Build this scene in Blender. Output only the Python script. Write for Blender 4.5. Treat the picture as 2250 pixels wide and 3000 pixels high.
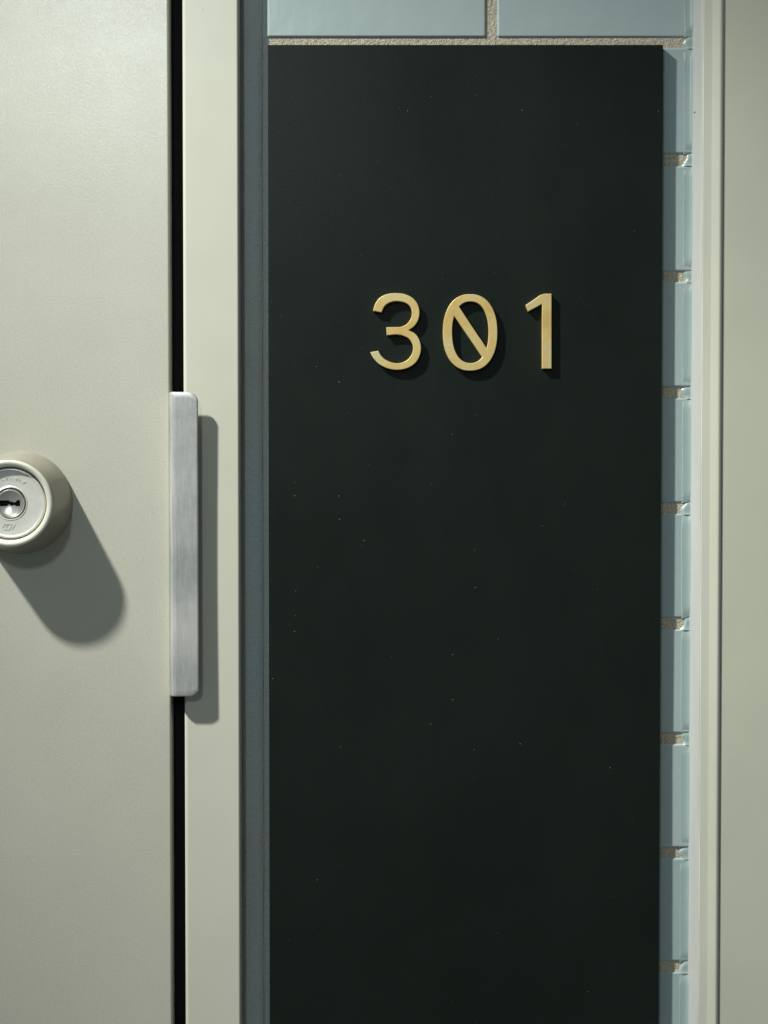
import bpy, bmesh, math, random
from mathutils import Vector, Matrix, Euler

random.seed(7)
for o in list(bpy.data.objects):
    bpy.data.objects.remove(o)
scene = bpy.context.scene
C = scene.collection
mm = 0.001
Z0 = 1.35                 # height of the picture centre above the corridor floor

# ------------------------------------------------------------------ camera
DIST = 0.90
PITCH = math.radians(1.45)
cam_d = bpy.data.cameras.new('camera')
cam_d.sensor_fit = 'VERTICAL'
cam_d.sensor_height = 36.0
cam_d.lens = 54.0
cam_d.clip_start = 0.02
cam_d.clip_end = 50
cam = bpy.data.objects.new('camera', cam_d)
C.objects.link(cam)
cam.location = (0, -DIST, Z0 + DIST * math.tan(PITCH))
cam.rotation_euler = (math.radians(90) - PITCH, 0, 0)
scene.camera = cam

# ------------------------------------------------------------------ world (dim even light of a corridor)
w = bpy.data.worlds.new('World')
scene.world = w
w.use_nodes = True
bg = w.node_tree.nodes['Background']
bg.inputs['Color'].default_value = (0.88, 1.0, 1.0, 1)
bg.inputs['Strength'].default_value = 0.130

# ------------------------------------------------------------------ lamps
def point(name, loc, power, radius, col):
    d = bpy.data.lights.new(name, 'SPOT')
    d.energy = power
    d.shadow_soft_size = radius
    d.color = col
    o = bpy.data.objects.new(name, d)
    C.objects.link(o)
    o.location = loc
    return o
key = point('wall_lamp', (-0.90, -0.585, Z0 + 1.15), 226, 0.034, (0.985, 1.0, 0.93))
key.data.spot_size = math.radians(41)
key.data.spot_blend = 1.0
key.rotation_euler = (Vector((0.56, 0, Z0 - 0.72)) - key.location).to_track_quat('-Z', 'Y').to_euler()
d = bpy.data.lights.new('ceiling_lamp', 'AREA')
d.shape = 'DISK'
d.size = 0.14
d.energy = 4.0
d.color = (0.84, 0.96, 1.0)
o = bpy.data.objects.new('ceiling_lamp', d)
C.objects.link(o)
o.location = (-0.42, -1.6, Z0 + 0.78)
o.rotation_euler = (Vector((0, 0, Z0)) - o.location).to_track_quat('-Z', 'Y').to_euler()

scene.view_settings.view_transform = 'Standard'
scene.view_settings.look = 'None'
scene.view_settings.exposure = 0
scene.view_settings.gamma = 1
scene.view_settings.use_curve_mapping = False
scene.render.engine = 'CYCLES'
scene.cycles.max_bounces = 8

# ------------------------------------------------------------------ measuring: photograph pixel -> point on a plane of depth y
F = 54.0 / 36.0 * 3000
ROT = Matrix.Rotation(math.radians(90) - PITCH, 3, 'X')
def at(px, py, y=0.0):
    v = ROT @ Vector(((px - 1125) / F, -(py - 1500) / F, -1))
    t = (y - cam.location.y) / v.y
    return cam.location + v * t
def X(px, y=0.0):
    return at(px, 1500, y).x
def Z(py, y=0.0):
    return at(1125, py, y).z

# ------------------------------------------------------------------ materials
def new_mat(name):
    m = bpy.data.materials.new(name)
    m.use_nodes = True
    return m, m.node_tree, m.node_tree.nodes['Principled BSDF']
def N(nt, kind, **kw):
    n = nt.nodes.new(kind)
    for k, v in kw.items():
        if k in n.inputs.keys():
            n.inputs[k].default_value = v
        else:
            setattr(n, k, v)
    return n
def coords(nt, scale=(1, 1, 1)):
    tc = nt.nodes.new('ShaderNodeTexCoord')
    mp = nt.nodes.new('ShaderNodeMapping')
    mp.inputs['Scale'].default_value = scale
    nt.links.new(tc.outputs['Object'], mp.inputs['Vector'])
    return mp.outputs['Vector']
def noise(nt, vec, scale, detail=2.0, rough=0.5):
    n = N(nt, 'ShaderNodeTexNoise', Scale=scale, Detail=detail, Roughness=rough)
    nt.links.new(vec, n.inputs['Vector'])
    return n.outputs['Fac']
def ramp(nt, fac, stops):
    r = nt.nodes.new('ShaderNodeValToRGB')
    while len(r.color_ramp.elements) < len(stops):
        r.color_ramp.elements.new(0.5)
    for e, (p, c) in zip(r.color_ramp.elements, stops):
        e.position = p
        e.color = (*c, 1) if len(c) == 3 else c
    nt.links.new(fac, r.inputs['Fac'])
    return r.outputs['Color']
def g(v):
    return (v, v, v)
def mix(nt, fac, a, b, mode='MIX'):
    m = nt.nodes.new('ShaderNodeMix')
    m.data_type = 'RGBA'
    m.blend_type = mode
    for s, v in ((m.inputs[0], fac), (m.inputs[6], a), (m.inputs[7], b)):
        if isinstance(v, (int, float)):
            s.default_value = v
        elif isinstance(v, tuple):
            s.default_value = (*v, 1)
        else:
            nt.links.new(v, s)
    return m.outputs[2]
def mul(nt, a, k):
    m = nt.nodes.new('ShaderNodeMath')
    m.operation = 'MULTIPLY'
    nt.links.new(a, m.inputs[0])
    if isinstance(k, (int, float)):
        m.inputs[1].default_value = k
    else:
        nt.links.new(k, m.inputs[1])
    return m.outputs[0]
def add(nt, a, b):
    m = nt.nodes.new('ShaderNodeMath')
    m.operation = 'ADD'
    nt.links.new(a, m.inputs[0])
    nt.links.new(b, m.inputs[1])
    return m.outputs[0]
def bump(nt, h, strength, dist):
    b = N(nt, 'ShaderNodeBump', Strength=strength, Distance=dist)
    nt.links.new(h, b.inputs['Height'])
    return b.outputs['Normal']
def specks(nt, vec, scale, size, share):
    """sparse round flecks: 1 inside a fleck; share = part of the cells that hold one"""
    v = N(nt, 'ShaderNodeTexVoronoi', Scale=scale)
    v.voronoi_dimensions = '2D'
    sx = nt.nodes.new('ShaderNodeSeparateXYZ')
    cx = nt.nodes.new('ShaderNodeCombineXYZ')
    nt.links.new(vec, sx.inputs[0])
    nt.links.new(sx.outputs['X'], cx.inputs['X'])
    nt.links.new(sx.outputs['Z'], cx.inputs['Y'])
    nt.links.new(cx.outputs[0], v.inputs['Vector'])
    sep = nt.nodes.new('ShaderNodeSeparateColor')
    nt.links.new(v.outputs['Color'], sep.inputs['Color'])
    keep = ramp(nt, sep.outputs['Red'], [(0, g(1)), (share, g(1)), (share + 0.001, g(0)), (1, g(0))])
    rad = mul(nt, sep.outputs['Green'], size)
    lt = nt.nodes.new('ShaderNodeMath')
    lt.operation = 'LESS_THAN'
    nt.links.new(v.outputs['Distance'], lt.inputs[0])
    nt.links.new(rad, lt.inputs[1])
    return mul(nt, lt.outputs[0], keep)

def paint(name, col, rough=0.42, grain=0.0, coat=0.25, wave=0.25, dirt=0.06, spec=0.4, coat_r=0.24):
    m, nt, b = new_mat(name)
    v = coords(nt)
    n1 = noise(nt, v, 9, 4, 0.6)
    c = mix(nt, ramp(nt, n1, [(0.3, g(0)), (0.7, g(1))]), tuple(x * (1 - dirt) for x in col), tuple(x * (1 + dirt * 0.6) for x in col))
    sp = specks(nt, v, 60, 0.024, 0.012)
    c = mix(nt, mul(nt, sp, 0.55), c, (0.75, 0.76, 0.70))
    chip = specks(nt, v, 95, 0.045, 0.006)
    c = mix(nt, mul(nt, chip, 0.4), c, (0.20, 0.19, 0.15))
    if grain:
        c = mix(nt, 1.0, c, ramp(nt, noise(nt, v, 900, 2, 0.6), [(0.36, g(0.885)), (0.64, g(0.995))]), 'MULTIPLY')
    nt.links.new(c, b.inputs['Base Color'])
    r = ramp(nt, noise(nt, v, 30, 5, 0.65), [(0.25, g(rough - 0.06)), (0.75, g(rough + 0.07))])
    nt.links.new(r, b.inputs['Roughness'])
    b.inputs['Specular IOR Level'].default_value = spec
    b.inputs['Coat Weight'].default_value = coat
    b.inputs['Coat Roughness'].default_value = coat_r
    nt.links.new(bump(nt, noise(nt, coords(nt, (1, 1, 0.35)), 14, 2), wave, 0.0006), b.inputs['Normal'])
    if grain:
        h = add(nt, noise(nt, v, 800, 2, 0.5), mul(nt, noise(nt, v, 1500, 1, 0.5), 0.4))
        nt.links.new(bump(nt, h, grain, 0.0010), b.inputs['Coat Normal'])
    return m

M = {}
M['door'] = paint('door_paint', (0.512, 0.506, 0.428), 0.36, grain=0.15, coat=0.7, spec=0.6, coat_r=0.20)
M['jamb'] = paint('jamb_paint', (0.54, 0.537, 0.45), 0.40, coat=0.2)
M['box_frame'] = paint('box_frame_paint', (0.61, 0.61, 0.515), 0.36, coat=0.25)
M['box_panel'] = paint('box_panel_paint', (0.53, 0.54, 0.44), 0.40, coat=0.2)

# dark rubber of the door stop, also the painted-in dark of the keyhole
m, nt, b = new_mat('rubber_and_keyhole_dark')
b.inputs['Base Color'].default_value = (0.004, 0.004, 0.005, 1)
b.inputs['Roughness'].default_value = 0.75
b.inputs['Specular IOR Level'].default_value = 0.15
M['rubber'] = m

# glazed tile
m, nt, b = new_mat('blue_grey_glaze')
v = coords(nt)
oi = nt.nodes.new('ShaderNodeObjectInfo')
cr = ramp(nt, oi.outputs['Random'], [(0, (0.295, 0.376, 0.392)), (0.5, (0.330, 0.408, 0.412)), (1, (0.358, 0.424, 0.420))])
c = mix(nt, mul(nt, ramp(nt, noise(nt, v, 40, 4, 0.6), [(0.35, g(0)), (0.75, g(1))]), 0.16), cr, (0.36, 0.44, 0.44))
c = mix(nt, mul(nt, specks(nt, v, 110, 0.055, 0.04), 0.5), c, (0.10, 0.12, 0.12))
nt.links.new(c, b.inputs['Base Color'])
b.inputs['Roughness'].default_value = 0.26
b.inputs['Specular IOR Level'].default_value = 0.5
nt.links.new(bump(nt, noise(nt, v, 55, 3), 0.38, 0.0006), b.inputs['Normal'])
M['tile'] = m

# sanded mortar
m, nt, b = new_mat('sandy_mortar')
v = coords(nt)
gr = noise(nt, v, 900, 3, 0.7)
c = ramp(nt, gr, [(0.30, (0.20, 0.16, 0.10)), (0.48, (0.50, 0.44, 0.31)), (0.62, (0.66, 0.60, 0.46)), (0.8, (0.78, 0.75, 0.64))])
c = mix(nt, ramp(nt, noise(nt, v, 60, 3), [(0.35, g(0)), (0.7, g(0.45))]), c, (0.38, 0.36, 0.30))
c = mix(nt, 0.22, c, (0.46, 0.46, 0.42))
nt.links.new(c, b.inputs['Base Color'])
b.inputs['Roughness'].default_value = 0.95
nt.links.new(bump(nt, add(nt, gr, noise(nt, v, 350, 3, 0.6)), 1.0, 0.0012), b.inputs['Normal'])
M['mortar'] = m

# grey sealant beside the jamb
m, nt, b = new_mat('grey_sealant')
v = coords(nt)
v2 = coords(nt, (1, 1, 0.18))
c = ramp(nt, noise(nt, v2, 38, 4, 0.6), [(0.3, (0.31, 0.325, 0.32)), (0.5, (0.40, 0.425, 0.42)), (0.72, (0.36, 0.45, 0.44))])
c = mix(nt, mul(nt, ramp(nt, noise(nt, v, 800, 3, 0.7), [(0.4, g(0)), (0.7, g(1))]), 0.42), c, (0.44, 0.47, 0.46))
c = mix(nt, mul(nt, specks(nt, v, 150, 0.055, 0.05), 0.6), c, (0.62, 0.66, 0.64))
nt.links.new(c, b.inputs['Base Color'])
b.inputs['Roughness'].default_value = 0.55
nt.links.new(bump(nt, add(nt, noise(nt, v, 500, 3, 0.6), noise(nt, v, 40, 2)), 0.8, 0.0009), b.inputs['Normal'])
M['sealant'] = m

# pale sealant on the right
m, nt, b = new_mat('pale_silicone')
v = coords(nt)
v2 = coords(nt, (1, 1, 0.12))
c = ramp(nt, noise(nt, v2, 60, 4, 0.6), [(0.3, (0.385, 0.39, 0.38)), (0.7, (0.44, 0.445, 0.43))])
c = mix(nt, specks(nt, v, 70, 0.032, 0.06), c, (0.85, 0.87, 0.84))
c = mix(nt, specks(nt, coords(nt, (1.4, 1, 0.8)), 47, 0.03, 0.03), c, (0.05, 0.05, 0.05))
nt.links.new(c, b.inputs['Base Color'])
b.inputs['Roughness'].default_value = 0.38
nt.links.new(bump(nt, noise(nt, v2, 120, 3), 0.35, 0.0006), b.inputs['Normal'])
M['silicone'] = m

# thin smear of silicone over the tile edge
m, nt, b = new_mat('smeared_silicone')
v = coords(nt, (1, 1, 0.25))
c = ramp(nt, noise(nt, v, 90, 4, 0.6), [(0.3, (0.255, 0.335, 0.335)), (0.7, (0.31, 0.38, 0.372))])
c = mix(nt, mul(nt, specks(nt, coords(nt), 160, 0.06, 0.05), 0.6), c, (0.13, 0.14, 0.14))
nt.links.new(c, b.inputs['Base Color'])
b.inputs['Roughness'].default_value = 0.30
nt.links.new(bump(nt, noise(nt, v, 120, 3), 0.35, 0.0006), b.inputs['Normal'])
M['smear'] = m

# near-black board paint
m, nt, b = new_mat('green_black_board')
v = coords(nt)
c = ramp(nt, noise(nt, v, 7, 4, 0.6), [(0.3, (0.0058, 0.0090, 0.0072)), (0.7, (0.0085, 0.0125, 0.0102))])
c = mix(nt, mul(nt, specks(nt, v, 75, 0.030, 0.10), 0.16), c, (0.55, 0.58, 0.55))
c = mix(nt, mul(nt, specks(nt, v, 230, 0.060, 0.012), 0.10), c, (0.50, 0.52, 0.50))
nt.links.new(c, b.inputs['Base Color'])
wipe = noise(nt, coords(nt, (1.0, 1, 0.45)), 9, 6, 0.68)
smudge = ramp(nt, noise(nt, coords(nt, (1.3, 1, 0.9)), 26, 4, 0.6), [(0.60, g(0)), (0.70, g(1))])
r = ramp(nt, add(nt, mul(nt, wipe, 0.85), mul(nt, smudge, 0.15)), [(0.25, g(0.30)), (0.45, g(0.42)), (0.65, g(0.52))])
c = mix(nt, mul(nt, smudge, 0.35), c, (0.006, 0.008, 0.007))
nt.links.new(c, b.inputs['Base Color'])
nt.links.new(r, b.inputs['Roughness'])
b.inputs['Specular IOR Level'].default_value = 0.20
h = add(nt, noise(nt, v, 800, 2, 0.6), mul(nt, noise(nt, v, 18, 2), 1.5))
nt.links.new(bump(nt, h, 0.10, 0.0006), b.inputs['Normal'])
M['board'] = m

# satin brass
m, nt, b = new_mat('satin_brass')
v = coords(nt)
c = ramp(nt, noise(nt, v, 55, 4, 0.6), [(0.3, (0.76, 0.51, 0.175)), (0.5, (0.84, 0.63, 0.26)), (0.68, (0.78, 0.68, 0.38))])
c = mix(nt, mul(nt, specks(nt, v, 420, 0.12, 0.02), 0.6), c, (0.12, 0.09, 0.05))
nt.links.new(c, b.inputs['Base Color'])
b.inputs['Metallic'].default_value = 0.5
b.inputs['Roughness'].default_value = 0.36
nt.links.new(bump(nt, noise(nt, v, 260, 3, 0.6), 0.20, 0.0004), b.inputs['Normal'])
M['brass'] = m

# brushed steel of the latch guard, uneven reflections painted into its colour
m, nt, b = new_mat('steel_painted_reflections')
v = coords(nt)
vb = coords(nt, (1, 1, 0.06))
vl = coords(nt, (0.5, 1, 1))
vl.node.inputs['Location'].default_value = (0, 0, 0.125)  # shifts the painted reflection so its bright part sits lower
refl_blot = noise(nt, vl, 13, 3, 0.55)
fine = noise(nt, v, 420, 3, 0.6)
streak = noise(nt, vb, 1100, 3, 0.6)
c = ramp(nt, refl_blot, [(0.36, (0.40, 0.42, 0.41)), (0.52, (0.58, 0.58, 0.565)), (0.66, (0.76, 0.74, 0.71))])
c = mix(nt, 0.16, c, ramp(nt, add(nt, mul(nt, fine, 0.45), mul(nt, streak, 0.55)), [(0.35, g(0.35)), (0.65, g(0.95))]), 'OVERLAY')
nt.links.new(c, b.inputs['Base Color'])
b.inputs['Metallic'].default_value = 0.62
r = ramp(nt, add(nt, mul(nt, refl_blot, 0.5), mul(nt, streak, 0.5)), [(0.3, g(0.30)), (0.7, g(0.48))])
nt.links.new(r, b.inputs['Roughness'])
nt.links.new(bump(nt, add(nt, streak, fine), 0.10, 0.0003), b.inputs['Normal'])
M['steel'] = m

# champagne coloured satin lacquer of the lock collar
m, nt, b = new_mat('champagne_metal')
nt.links.new(ramp(nt, noise(nt, coords(nt), 90, 4), [(0.3, (0.275, 0.255, 0.200)), (0.7, (0.310, 0.290, 0.230))]), b.inputs['Base Color'])
b.inputs['Metallic'].default_value = 0.10
b.inputs['Roughness'].default_value = 0.30
nt.links.new(bump(nt, noise(nt, coords(nt), 500, 2), 0.05, 0.0003), b.inputs['Normal'])
M['champagne'] = m

# paler metal of the ring around the cylinder
m, nt, b = new_mat('cream_metal')
nt.links.new(ramp(nt, noise(nt, coords(nt), 90, 4), [(0.3, (0.66, 0.65, 0.55)), (0.7, (0.74, 0.73, 0.63))]), b.inputs['Base Color'])
b.inputs['Metallic'].default_value = 0.25
b.inputs['Roughness'].default_value = 0.30
M['cream_metal'] = m

# nickel of the lock cylinder
m, nt, b = new_mat('satin_nickel')
v = coords(nt)
nt.links.new(ramp(nt, noise(nt, v, 150, 4), [(0.3, (0.72, 0.72, 0.66)), (0.7, (0.82, 0.81, 0.75))]), b.inputs['Base Color'])
b.inputs['Metallic'].default_value = 0.5
b.inputs['Roughness'].default_value = 0.38
nt.links.new(bump(nt, noise(nt, v, 900, 2), 0.12, 0.0003), b.inputs['Normal'])
M['nickel'] = m
m, nt, b = new_mat('polished_nickel')
b.inputs['Base Color'].default_value = (0.72, 0.70, 0.66, 1)
b.inputs['Metallic'].default_value = 0.85
b.inputs['Roughness'].default_value = 0.24
nt.links.new(bump(nt, noise(nt, coords(nt), 700, 2), 0.10, 0.0003), b.inputs['Normal'])
M['plug'] = m

# ------------------------------------------------------------------ object helpers
def thing(name, label, cat, loc, group=None):
    o = bpy.data.objects.new(name, None)
    o.empty_display_size = 0.03
    C.objects.link(o)
    o.location = loc
    o['label'] = label
    o['category'] = cat
    if group:
        o['group'] = group
    return o
def wmat(o):
    m = Matrix.Translation(o.location)
    return wmat(o.parent) @ o.matrix_parent_inverse @ m if o.parent else m
def link(name, me, mat, parent=None, smooth=True, angle=35, wn=True):
    me.materials.clear()
    me.materials.append(M[mat])
    o = bpy.data.objects.new(name, me)
    C.objects.link(o)
    if smooth:
        for p in me.polygons:
            p.use_smooth = True
        me.set_sharp_from_angle(angle=math.radians(angle))
        if wn:
            md = o.modifiers.new('wn', 'WEIGHTED_NORMAL')
            md.keep_sharp = True
    if parent:
        o.parent = parent
        o.matrix_parent_inverse = wmat(parent).inverted()
    return o
def to_mesh(bm, name):
    bmesh.ops.recalc_face_normals(bm, faces=bm.faces)
    me = bpy.data.meshes.new(name)
    bm.to_mesh(me)
    bm.free()
    return me
def box_bm(x0, x1, y0, y1, z0, z1, bevel=0.0, seg=3):
    bm = bmesh.new()
    bmesh.ops.create_cube(bm, size=1)
    for v in bm.verts:
        v.co = Vector(((x0 + x1) / 2 + v.co.x * (x1 - x0), (y0 + y1) / 2 + v.co.y * (y1 - y0), (z0 + z1) / 2 + v.co.z * (z1 - z0)))
    if bevel:
        bmesh.ops.bevel(bm, geom=list(bm.edges), offset=bevel, segments=seg, profile=0.5, affect='EDGES')
    return bm
def box(name, mat, parent, *a, bevel=0.0, seg=3):
    return link(name, to_mesh(box_bm(*a, bevel=bevel, seg=seg), name), mat, parent)
def extrude_profile(name, mat, parent, prof, z0, z1, cuts=1, wob=0.0, seed=0, angle=40):
    """closed profile of (x, y) run along z; wob = slight hand-tooled unevenness"""
    rnd = random.Random(seed)
    bm = bmesh.new()
    rows = []
    ph = [rnd.uniform(0, 6.28) for _ in range(6)]
    for k in range(cuts + 1):
        z = z0 + (z1 - z0) * k / cuts
        row = []
        for i, (x, y) in enumerate(prof):
            dx = wob * (math.sin(z * 41 + ph[0] + i * .4) + .7 * math.sin(z * 97 + ph[1] + i) + .4 * math.sin(z * 233 + ph[2] + i * 1.7))
            dy = wob * .5 * (math.sin(z * 53 + ph[3] + i * .5) + .6 * math.sin(z * 151 + ph[4] + i))
            row.append(bm.verts.new((x + dx, y + dy, z)))
        rows.append(row)
    n = len(prof)
    for k in range(cuts):
        for i in range(n):
            j = (i + 1) % n
            bm.faces.new((rows[k][i], rows[k][j], rows[k + 1][j], rows[k + 1][i]))
    bm.faces.new(rows[0])
    bm.faces.new(rows[-1][::-1])
    return link(name, to_mesh(bm, name), mat, parent, angle=angle, wn=(wob == 0))
def arc(cx, cy, r, a0, a1, n=6):
    return [(cx + r * math.cos(math.radians(a0 + (a1 - a0) * k / n)), cy + r * math.sin(math.radians(a0 + (a1 - a0) * k / n))) for k in range(n + 1)]
def lathe(name, mat, parent, centre, prof, seg=96, angle=30, close=False):
    """profile of (radius, y) turned about the y axis through centre"""
    bm = bmesh.new()
    rings = []
    for r, y in prof:
        if r < 1e-7:
            rings.append([bm.verts.new((centre.x, centre.y + y, centre.z))])
        else:
            rings.append([bm.verts.new((centre.x + r * math.cos(2 * math.pi * k / seg), centre.y + y, centre.z + r * math.sin(2 * math.pi * k / seg))) for k in range(seg)])
    for a, b_ in zip(rings, rings[1:]):
        for k in range(seg):
            l = (k + 1) % seg
            if len(a) == 1:
                bm.faces.new((a[0], b_[k], b_[l]))
            elif len(b_) == 1:
                bm.faces.new((a[k], a[l], b_[0]))
            else:
                bm.faces.new((a[k], a[l], b_[l], b_[k]))
    if close:
        for ring in (rings[0], rings[-1]):
            if len(ring) > 1:
                bm.faces.new(ring)
    return link(name, to_mesh(bm, name), mat, parent, angle=angle, wn=False)

ZB, ZT = Z0 - 0.66, Z0 + 0.60      # what is built runs a little past the picture above and below
TILE_Y = 11 * mm                   # face of the tiles behind the face of door and jamb
BOARD_Y = 6 * mm                   # face of the number board

# ------------------------------------------------------------------ tiled wall
wall = thing('tiled_wall', 'wall of pale blue grey glazed tiles with sandy mortar joints behind the number board', 'wall', (X(1400), 0.03, ZB))
PITCH_T = (Z(108, TILE_Y) - Z(2818, TILE_Y)) / 8
TH = PITCH_T * 0.905
def tile_mesh(wd, name):
    return to_mesh(box_bm(0, wd, 0, 8 * mm, 0, TH, bevel=1.3 * mm, seg=4), name)
xl0, xl1 = X(785, TILE_Y), X(1421, TILE_Y)
xr0, xr1 = X(1453, TILE_Y), X(2034, TILE_Y)
box('mortar_bed', 'mortar', wall, xl0 + 1.5 * mm, X(2120, .02), TILE_Y + 1.1 * mm, 0.06, ZB, ZT)
tm_l, tm_r = tile_mesh(xl1 - xl0, 'tile_cut'), tile_mesh(xr1 - xr0, 'tile_long')
ztop = Z(108, TILE_Y)
joints = []
for k in range(-3, 10):
    zb = ztop - k * PITCH_T
    if zb + TH > ZT:
        continue
    joints.append(zb - (PITCH_T - TH) / 2)
    for me, x0 in ((tm_l, xl0), (tm_r, xr0)):
        if me is tm_l and k > 0:
            continue                                   # hidden behind the board
        o = link('tile', me, 'tile', wall)
        o.location = (x0 + random.uniform(-.25, .25) * mm, TILE_Y + random.uniform(-.15, .2) * mm, zb + random.uniform(-.25, .25) * mm)
        o.rotation_euler = (math.radians(random.uniform(-.12, .12)), math.radians(random.uniform(-.1, .1)), math.radians(random.uniform(-.1, .1)))

# ------------------------------------------------------------------ door jamb on the left with its stop and seal
jx0, jx1 = X(538), X(702)
frame = thing('door_frame', 'narrow cream painted steel door jamb between the dark door gap and the number board', 'door frame', ((jx0 + jx1) / 2, 0.02, ZB))
r1, r2 = 2.2 * mm, 1.4 * mm
prof = [(jx0, 45 * mm), (jx0, r1)] + arc(jx0 + r1, r1, r1, 180, 270)[1:] + arc(jx1 - r2, r2, r2, 270, 360) + [(jx1, 45 * mm)]
extrude_profile('jamb', 'jamb', frame, prof, ZB, ZT)
box('door_stop', 'rubber', frame, jx0 - 30 * mm, jx0 - 0.2 * mm, 44 * mm, 60 * mm, ZB, ZT)
box('rubber_seal', 'rubber', frame, jx0 - 9.5 * mm, jx0 - 0.3 * mm, 9 * mm, 43.5 * mm, ZB, ZT)

# ------------------------------------------------------------------ grey sealant joint between jamb and board
sx0, sx1 = jx1 + 0.15 * mm, X(770, 11.5 * mm)
se = thing('sealant_joint', 'dark grey rough sealant strip filling the shaded joint between cream jamb and black board', 'sealant', ((sx0 + sx1) / 2, 0.012, ZB))
prof = [(sx0, 16 * mm), (sx0, 12.4 * mm), (sx0 + 1.6 * mm, 11.9 * mm), (sx0 + 5 * mm, 11.3 * mm), (sx1 - 3 * mm, 11.0 * mm), (sx1 - 1 * mm, 11.4 * mm), (sx1, 12.2 * mm), (sx1, 16 * mm)]
extrude_profile('sealant_strip', 'sealant', se, prof, ZB, ZT, cuts=220, wob=0.10 * mm, seed=3)
prof = [(sx1 + .1 * mm, 16 * mm), (sx1 + .1 * mm, 12.9 * mm), (sx1 + 1.2 * mm, 13.2 * mm), (xl0 + 0.9 * mm, 13.0 * mm), (xl0 + 2.9 * mm, 13.1 * mm), (xl0 + 2.9 * mm, 16 * mm)]
extrude_profile('edge_bead', 'sealant', se, prof, ZB, ZT, cuts=160, wob=0.06 * mm, seed=5)

# ------------------------------------------------------------------ pale sealant and the painted box frame on the right
fx0, fx1 = X(2054), X(2115)
bf = thing('steel_cabinet', 'flat olive beige painted steel cabinet front with rounded edge beside the tile column', 'cabinet', (fx0 + .2, 0.02, ZB))
rl, rr = 0.3 * mm, 2.6 * mm
prof = [(fx0, 40 * mm), (fx0, rl)] + arc(fx0 + rl, rl, rl, 180, 270, 4)[1:] + [(fx0 + 4.6 * mm, 0.0), (fx0 + 5.4 * mm, -0.10 * mm), (fx0 + 6.6 * mm, -0.32 * mm), (fx1 - rr - .6 * mm, -0.66 * mm)] + arc(fx1 - rr, rr - 0.74 * mm, rr, 268, 360, 9) + [(fx1, 40 * mm)]
extrude_profile('edge_frame', 'box_frame', bf, prof, ZB, ZT)
px0 = fx1 + 0.12 * mm
bp = bf
rp = 0.4 * mm
prof = [(px0, 30 * mm), (px0, 0.7 * mm + rp)] + arc(px0 + rp, 0.7 * mm + rp, rp, 180, 270, 4)[1:] + [(px0 + 0.42, 0.7 * mm), (px0 + 0.42, 30 * mm)]
extrude_profile('panel_sheet', 'box_panel', bp, prof, ZB, ZT)

ps = thing('pale_sealant', 'whitish silicone fillet running down between blue tiles and cream frame edge', 'sealant', (X(2050), 0.008, ZB))
ax, bx_, cx_ = X(2023, 10 * mm), X(2030, 7 * mm), fx0 - 0.05 * mm
prof = [(ax, 14 * mm), (ax, 10.4 * mm), (ax + .5 * mm, 9.0 * mm), (bx_ + .3 * mm, 6.6 * mm), (bx_ + 2.0 * mm, 4.0 * mm), (cx_ - 1.3 * mm, 1.4 * mm), (cx_ - .4 * mm, .55 * mm), (cx_, 0.35 * mm), (cx_, 14 * mm)]
extrude_profile('silicone_fillet', 'silicone', ps, prof, ZB, ZT, cuts=200, wob=0.07 * mm, seed=11, angle=60)
qx = X(1997, 10.8 * mm)
def film(z0, z1, seed):
    """thin smear of silicone wiped over the end of one tile"""
    rnd = random.Random(seed)
    w_ = ax + .4 * mm - qx
    lean = rnd.uniform(-.5, .5) * mm
    bm = bmesh.new()
    nz = 30
    prof_ = [(0, .45), (.06, -.22), (.2, -.26), (.6, -.34), (.85, -.7), (1, -1.3)]
    rows = []
    for k in range(nz + 1):
        t = k / nz
        row = []
        for u, dy in prof_:
            e = 1.9 * mm * u * u
            z = (z0 + e) + (z1 - .4 * mm - (z0 + e)) * t
            endf = min(1, t * 14, (1 - t) * 14)
            wob = .10 * mm * math.sin(z * 210 + seed) + .06 * mm * math.sin(z * 517 + seed * 2)
            row.append(bm.verts.new((qx + u * w_ + (wob + lean * (t - .5)) * (1 - u), TILE_Y + dy * mm * (0.35 + .65 * endf) + (1 - endf) * .5 * mm, z)))
        rows.append(row)
    back = [[bm.verts.new((v.co.x, TILE_Y + 1.4 * mm, v.co.z)) for v in row] for row in rows]
    n = len(prof_)
    for k in range(nz):
        for i in range(n - 1):
            bm.faces.new((rows[k][i], rows[k][i + 1], rows[k + 1][i + 1], rows[k + 1][i]))
        bm.faces.new((rows[k][0], rows[k + 1][0], back[k + 1][0], back[k][0]))
        bm.faces.new((rows[k][-1], back[k][-1], back[k + 1][-1], rows[k + 1][-1]))
    for k in (0, nz):
        for i in range(n - 1):
            bm.faces.new((rows[k][i], rows[k][i + 1], back[k][i + 1], back[k][i]))
    return to_mesh(bm, 'smeared_edge')
for i, zj in enumerate(joints):
    zb = zj + (PITCH_T - TH) / 2
    link('smeared_edge', film(zb, zb + TH, i), 'smear', ps, angle=60, wn=False)

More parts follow.
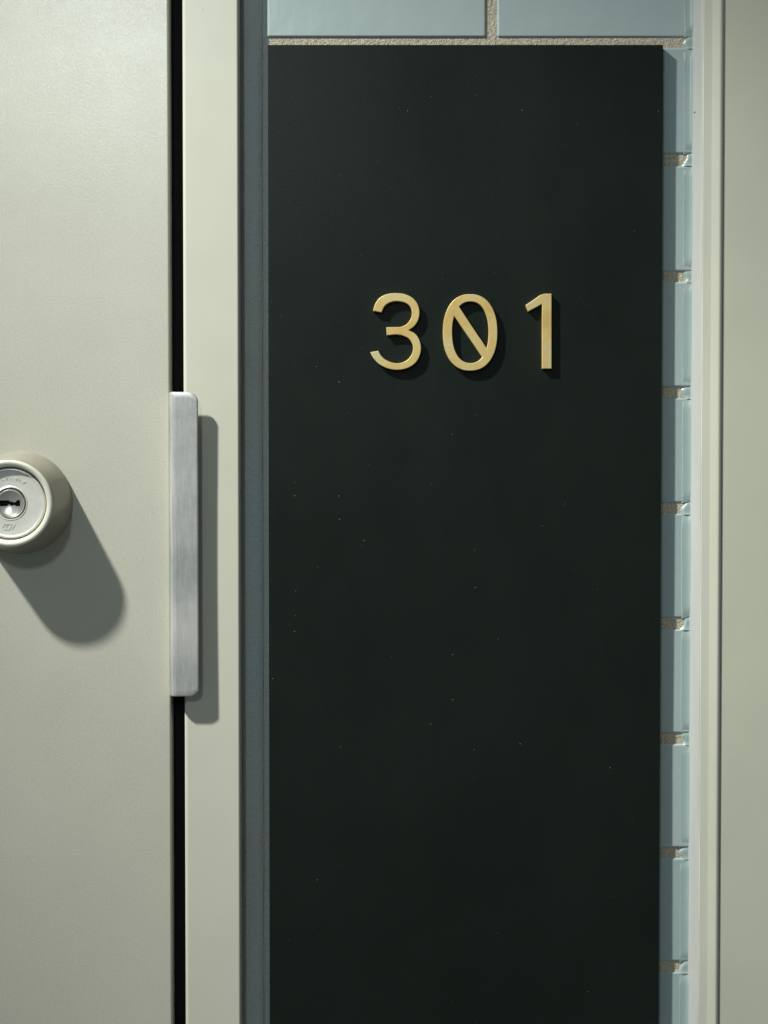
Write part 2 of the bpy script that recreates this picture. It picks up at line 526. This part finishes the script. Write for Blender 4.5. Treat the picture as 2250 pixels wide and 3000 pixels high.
# where the silicone was pressed into each mortar joint
def plug_mesh(seed):
    rnd = random.Random(seed)
    bm = bmesh.new()
    nx, nz = 10, 12
    hw = (PITCH_T - TH) / 2 + 0.5 * mm
    grid = []
    for i in range(nx + 1):
        u = i / nx
        col = []
        for k in range(nz + 1):
            t = k / nz * 2 - 1
            edge = (1 - u) * 1.3 * mm * math.sin(t * 2.2 + seed * 1.7) + rnd.uniform(-.2, .2) * mm * (1 - u)
            x = -(X(2030, TILE_Y) - X(2001, TILE_Y)) * (1 - u) + edge
            y = .15 * mm + 1.3 * mm * max(0, 1 - u / .35) ** 1.5 + rnd.uniform(-.06, .06) * mm
            if t > .45:
                y += (t - .45) * 2.2 * mm * (1 - u * .5)         # hollow under the upper tile
            if t < -.6:
                y -= .45 * mm * (-t - .6) / .4                   # wiped over the lower tile's edge
            col.append(bm.verts.new((x, y, t * hw + (.9 * mm * u if t > .5 else 0))))
        grid.append(col)
    back = [[bm.verts.new((v.co.x, 4 * mm, v.co.z)) for v in col] for col in grid]
    for i in range(nx):
        for k in range(nz):
            bm.faces.new((grid[i][k], grid[i + 1][k], grid[i + 1][k + 1], grid[i][k + 1]))
            bm.faces.new((back[i][k], back[i][k + 1], back[i + 1][k + 1], back[i + 1][k]))
    for i in range(nx):
        bm.faces.new((grid[i][0], back[i][0], back[i + 1][0], grid[i + 1][0]))
        bm.faces.new((grid[i][nz], grid[i + 1][nz], back[i + 1][nz], back[i][nz]))
    for k in range(nz):
        bm.faces.new((grid[0][k], grid[0][k + 1], back[0][k + 1], back[0][k]))
        bm.faces.new((grid[nx][k], back[nx][k], back[nx][k + 1], grid[nx][k + 1]))
    return to_mesh(bm, 'joint_plug')
for i, zj in enumerate(joints):
    o = link('joint_plug', plug_mesh(i), 'smear', ps, angle=70, wn=False)
    o.location = (ax + 1.2 * mm, TILE_Y, zj)

# ------------------------------------------------------------------ number board with brass digits
bx0, bx1 = X(787, BOARD_Y), X(1937, BOARD_Y)
bz1 = Z(131, BOARD_Y)
sign = thing('number_board', 'tall green black door number board carrying brass digits 301', 'sign', ((bx0 + bx1) / 2, BOARD_Y, ZB + .01))
box('board', 'board', sign, bx0, bx1, BOARD_Y, TILE_Y + 0.6 * mm, ZB + .01, bz1, bevel=0.35 * mm, seg=2)

DS = 350 / 830.0
DIGIT_H = 3.4 * mm
def catmull(pts, n=8):
    out = []
    for i in range(len(pts) - 1):
        p0 = pts[max(i - 1, 0)]; p1 = pts[i]; p2 = pts[i + 1]; p3 = pts[min(i + 2, len(pts) - 1)]
        for k in range(n):
            t = k / n
            out.append(tuple(0.5 * (2 * b + (c - a) * t + (2 * a - 5 * b + 4 * c - d_) * t * t + (3 * b - a - 3 * c + d_) * t ** 3)
                             for a, b, c, d_ in zip(p0, p1, p2, p3)))
    out.append(pts[-1])
    return out
def digit(contours, part_label):
    cu = bpy.data.curves.new('digit', 'CURVE')
    cu.dimensions = '2D'
    cu.fill_mode = 'BOTH'
    bev = 0.32 * mm
    cu.bevel_depth = bev
    cu.bevel_resolution = 2
    cu.offset = -bev
    cu.extrude = DIGIT_H / 2 - bev
    for c in contours:
        s = cu.splines.new('POLY')
        s.points.add(len(c) - 1)
        for p, (x, y) in zip(s.points, c):
            q = at(1000 + x * DS, 800 + y * DS, BOARD_Y - DIGIT_H)
            p.co = (q.x, q.z - Z0, 0, 1)
        s.use_cyclic_u = True
    tmp = bpy.data.objects.new('tmp', cu)
    C.objects.link(tmp)
    dg = bpy.context.evaluated_depsgraph_get()
    me = bpy.data.meshes.new_from_object(tmp.evaluated_get(dg))
    bpy.data.objects.remove(tmp)
    for v in me.vertices:
        x, y, z = v.co
        v.co = (x, BOARD_Y - DIGIT_H / 2 - z + 0.02 * mm, y + Z0)
    me.flip_normals()
    bm = bmesh.new()
    bm.from_mesh(me)
    bmesh.ops.remove_doubles(bm, verts=bm.verts, dist=1e-6)
    bmesh.ops.recalc_face_normals(bm, faces=bm.faces)
    bm.to_mesh(me)
    bm.free()
    me.name = 'digit'
    o = link('digit', me, 'brass', sign, angle=14, wn=False)
    o['label'] = part_label
    return o
three = (catmull([(220, 262), (236, 212), (272, 168), (322, 145), (380, 139), (440, 146), (494, 172), (528, 212), (542, 262), (536, 318), (508, 366), (466, 397)])
         + catmull([(466, 397), (508, 418), (538, 456), (553, 512), (546, 568), (516, 622), (462, 658), (392, 672), (322, 662), (262, 632), (224, 592), (200, 550)])
         + catmull([(257, 540), (280, 578), (318, 608), (376, 626), (432, 618), (476, 586), (497, 538), (495, 496), (470, 456), (428, 434), (380, 426), (316, 432)])
         + catmull([(312, 376), (372, 375), (418, 372), (458, 352), (482, 318), (490, 276), (480, 236), (450, 208), (400, 195), (352, 198), (306, 222), (278, 272)]))
digit([three], 'brass numeral 3')
def oval(cx, cy, rx, ry, a0=0, a1=360, n=72, e=2.25):
    pts = []
    for k in range(n):
        a = math.radians(a0 + (a1 - a0) * k / n)
        ca, sa = math.cos(a), math.sin(a)
        pts.append((cx + rx * math.copysign(abs(ca) ** (2 / e), ca), cy + ry * math.copysign(abs(sa) ** (2 / e), sa)))
    return pts
inner = oval(897, 411, 127, 214, n=160)
def side(pts, ax_, ay_, bx2, by2, keep):
    """part of the inner oval on one side of a line, closed along the line"""
    f = lambda p: (bx2 - ax_) * (p[1] - ay_) - (by2 - ay_) * (p[0] - ax_)
    flags = [f(p) * keep > 0 for p in pts]
    n = len(pts)
    start = next(i for i in range(n) if flags[i] and not flags[i - 1])
    out = []
    for k in range(n):
        i = (start + k) % n
        if not flags[i]:
            break
        out.append(pts[i])
    return out
left_hole = side(inner, 785, 292, 988, 592, 1)
right_hole = side(inner, 812, 228, 1006, 522, -1)
digit([oval(895, 412, 189, 266, n=120), left_hole, right_hole], 'brass numeral 0 with a diagonal slash')
one = catmull([(1280, 222), (1316, 199), (1352, 174), (1384, 152), (1416, 143)], 5) + [(1461, 143), (1461, 664), (1395, 664), (1395, 213)] + catmull([(1395, 213), (1362, 232), (1298, 266)], 4)[1:]
digit([one], 'brass numeral 1')

# ------------------------------------------------------------------ door leaf with lock and latch guard
dx1 = X(500)
door = thing('entrance_door', 'grey cream painted steel entrance door with round key cylinder and steel latch guard', 'door', (dx1 - .3, 0.02, ZB))
re_ = 1.5 * mm
dxl = dx1 - 0.62
prof = [(dxl, 36 * mm), (dxl, 0)] + arc(dx1 - re_, re_, re_, 270, 360, 5) + [(dx1, 36 * mm)]
extrude_profile('leaf', 'door', door, prof, ZB, ZT)

# latch guard: a pressed cover rising out of the door edge and lapping over the gap
def guard():
    gh = 8.4 * mm
    x0, x1 = X(500, -3 * mm), X(580.5, -gh)
    zt, zb = Z(1148, -gh), Z(2041, -gh)
    rc = 5.6 * mm
    cols = []
    steps = [0, .2, .5, .9, 1.4, 2.0, 2.6, 3.2, 4, 6, 8, 10, 12, 14]
    wdt = (x1 - x0) / mm
    steps = [s for s in steps if s < wdt - 1.6]
    steps += [wdt - 1.3, wdt - .8, wdt - .45, wdt - .2, wdt - .06, wdt]
    def depth(s):
        if s < 2.6:
            t = s / 2.6
            return -(1.2 + (gh / mm - 1.5) * math.sqrt(max(0, 1 - (1 - t) ** 2.2))) * mm
        d_ = -(gh - 0.3 * mm * (1 - min(1, (s - 2.6) / .5)))
        if wdt - s < .8:
            k = 1 - (wdt - s) / .8
            d_ += (1 - math.sqrt(1 - k * k)) * .8 * mm
        return d_
    belly = lambda u: 0.45 * mm * math.sin(math.pi * min(1, max(0, u))) ** 1.3
    bm = bmesh.new()
    nz = 60
    grid = []
    for s in steps:
        x = x0 + s * mm
        cut = 0
        if wdt * mm - s * mm < rc:
            q = rc - (wdt - s) * mm
            cut = rc - math.sqrt(max(0, rc * rc - q * q))
        elif s < .9:
            cut = (0.9 - s) * .5 * mm
        t_, b_ = zt - cut, zb + cut
        row = []
        zs = [t_, t_ - .12 * mm, t_ - .35 * mm, t_ - .7 * mm] + [t_ - .7 * mm - (t_ - b_ - 1.4 * mm) * k / nz for k in range(1, nz)] + [b_ + .7 * mm, b_ + .35 * mm, b_ + .12 * mm, b_]
        for i, z in enumerate(zs):
            m_ = min(i, len(zs) - 1 - i)
            rd = (.7, .38, .14, 0)[m_] * mm if m_ < 3 else 0
            u = (z - zb) / (zt - zb)
            row.append(bm.verts.new((x, depth(s) + rd + belly(u), z)))
        grid.append(row)
    th = 1.25 * mm
    back = []
    for a, s_ in enumerate(steps):
        a0, a1 = max(a - 1, 0), min(a + 1, len(steps) - 2)
        tx, ty = (steps[a1] - steps[a0]) * mm, depth(steps[a1]) - depth(steps[a0])
        if s_ > 2.6:
            tx, ty = 1, 0
        ln = math.hypot(tx, ty)
        nx_, ny_ = -ty / ln, tx / ln
        flat = max(depth(s_), -gh) if s_ < 2.6 else -gh
        row = []
        for v in grid[a]:
            u = (v.co.z - zb) / (zt - zb)
            row.append(bm.verts.new((min(v.co.x + nx_ * th, x1), flat + ny_ * th + belly(u), v.co.z)))
        back.append(row)
    nzv = len(grid[0])
    for a in range(len(grid) - 1):
        for k in range(nzv - 1):
            bm.faces.new((grid[a][k], grid[a + 1][k], grid[a + 1][k + 1], grid[a][k + 1]))
            bm.faces.new((back[a][k], back[a][k + 1], back[a + 1][k + 1], back[a + 1][k]))
        bm.faces.new((grid[a][0], back[a][0], back[a + 1][0], grid[a + 1][0]))
        bm.faces.new((grid[a][-1], grid[a + 1][-1], back[a + 1][-1], back[a][-1]))
    for a in (0, len(grid) - 1):
        for k in range(nzv - 1):
            bm.faces.new((grid[a][k], grid[a][k + 1], back[a][k + 1], back[a][k]))
    return to_mesh(bm, 'latch_guard')
go = link('latch_guard', guard(), 'steel', door, angle=32, wn=False)
gx = X(500) - 0.1 * mm
box('mounting_lip', 'steel', go, gx - 0.25 * mm, gx + 1.0 * mm, -1.25 * mm, 3 * mm, Z(2038, 0), Z(1151, 0), bevel=.4 * mm)

# key cylinder
LC = at(62, 1472, 0.0)
def P(*pts):
    return [(r * mm, y * mm) for r, y in pts]
def rnd_arc(cr, cy, r, a0, a1, n=5):
    return [(cr + r * math.cos(math.radians(a0 + (a1 - a0) * k / n)), cy + r * math.sin(math.radians(a0 + (a1 - a0) * k / n))) for k in range(n + 1)]
collar = P((30.0, 0.4), (30.1, -1.2), (29.9, -2.6), (29.3, -5.5), (25.6, -25.0), (25.2, -27.0), (24.9, -27.9), (24.7, -28.2))
lock = lathe('lock_cylinder', 'champagne', door, LC, collar, angle=50)
lathe('front_ring', 'cream_metal', lock, LC, P((24.7, -28.15), (24.5, -28.7), (24.0, -29.1), (23.3, -29.2), (22.2, -29.0), (21.5, -28.5), (21.1, -27.7), (21.0, -26.5), (21.0, -22.0), (0, -22.0)), angle=50)
face = lathe('cylinder_face', 'nickel', lock, LC, P((19.9, -21.9), (19.9, -25.4), (19.6, -25.9), (19.0, -26.1), (18.4, -25.85), (18.0, -25.8), (9.9, -25.8), (9.4, -26.1), (9.0, -26.05), (8.8, -25.2), (8.5, -24.0), (8.5, -22.2)), angle=25)
# plug with a dished mouth and a wavy keyway cut through it
pl = P((8.0, -23.9), (8.0, -26.0), (7.7, -26.35), (7.2, -26.4), (6.6, -26.1), (1.6, -24.9), (0, -24.85))
plug = lathe('key_plug', 'plug', lock, LC, [(0, -22.3 * mm), (8.0 * mm, -22.3 * mm)] + pl, seg=64, angle=25)
def prism(pts, y0, y1, name):
    bm = bmesh.new()
    a = [bm.verts.new((LC.x + x * mm, LC.y + y0 * mm, LC.z + z * mm)) for x, z in pts]
    c = [bm.verts.new((LC.x + x * mm, LC.y + y1 * mm, LC.z + z * mm)) for x, z in pts]
    n = len(pts)
    bm.faces.new(a)
    bm.faces.new(c[::-1])
    for i in range(n):
        bm.faces.new((a[i], c[i], c[(i + 1) % n], a[(i + 1) % n]))
    return to_mesh(bm, name)
key = [(-6.3, -1.7), (-2.2, -1.7), (-1.6, -1.2), (-0.9, -0.6), (-0.2, -1.4), (1.2, -1.4), (2.2, -1.0), (3.0, -1.7), (5.2, -1.7), (5.5, -1.4), (5.5, 1.4), (5.2, 1.8), (3.8, 1.8), (2.6, 0.6), (1.6, 0.5), (0.8, 1.0), (-0.4, 1.0), (-1.2, 1.7), (-6.3, 1.7)]
cut = bpy.data.objects.new('cut', prism(key, -28, -22.8, 'cut'))
C.objects.link(cut)
md = plug.modifiers.new('cut', 'BOOLEAN')
md.object = cut
md.solver = 'EXACT'
bpy.context.view_layer.update()
me = bpy.data.meshes.new_from_object(plug.evaluated_get(bpy.context.evaluated_depsgraph_get()))
plug.modifiers.clear()
plug.data = me
bpy.data.objects.remove(cut)
kw = [(x * .995, z * .99) for x, z in key]
link('keyway', prism(kw, -23.6, -22.6, 'keyway'), 'rubber', lock, smooth=False)  # black floor standing in for the dark inside the keyhole
# raised maker's marks on the face
def strokes(name, lines, wdt=0.42):
    bm = bmesh.new()
    for (x0, z0, x1, z1) in lines:
        a, b2 = Vector((x0, z0)), Vector((x1, z1))
        n = (b2 - a).normalized()
        s = Vector((-n.y, n.x)) * wdt / 2
        pts = [a + s, a - s, b2 - s, b2 + s]
        f = [bm.verts.new((LC.x + p.x * mm, LC.y - 26.0 * mm, LC.z + p.y * mm)) for p in pts]
        k = [bm.verts.new((LC.x + p.x * mm, LC.y - 25.7 * mm, LC.z + p.y * mm)) for p in pts]
        bm.faces.new(f)
        for i in range(4):
            bm.faces.new((f[i], k[i], k[(i + 1) % 4], f[(i + 1) % 4]))
    return link(name, to_mesh(bm, name), 'nickel', face, smooth=False)
logo = []
for ox in (-1.3, 0.0):
    for k in range(8):
        a0, a1 = math.radians(k * 30 + 60), math.radians((k + 1) * 30 + 60)
        f = lambda a: (ox - 0.6 + 1.15 * math.cos(a) + 0.35 * math.sin(a), -13.4 + 1.15 * math.sin(a))
        logo.append((*f(a0), *f(a1)))
logo += [(-0.6, -14.4, 0.7, -12.4), (0.5, -14.4, 1.8, -12.4)]
logo = [(a * 1.45, -13.4 + (b2 + 13.4) * 1.5, c2 * 1.45, -13.4 + (d2 + 13.4) * 1.5) for a, b2, c2, d2 in logo]
strokes('maker_mark', logo)
marks = []
for k, an in enumerate((118, 108, 98, 86, 76, 66, 57)):
    a = math.radians(an)
    r_ = 14.2
    cx, cz = r_ * math.cos(a), r_ * math.sin(a)
    t = Vector((math.cos(a), math.sin(a)))
    s = Vector((-t.y, t.x))
    for q in ((-.8, -1, -.8, 1), (-.8, 1, .6, -.6)) if k % 2 else ((-.2, -1, .6, 1), (-1, 0, .4, .1)):
        p0 = Vector((cx, cz)) - s * q[0] + t * q[1] * 1.0
        p1 = Vector((cx, cz)) - s * q[2] + t * q[3] * 1.0
        marks.append((p0.x, p0.y, p1.x, p1.y))
strokes('lettering', marks, 0.28)
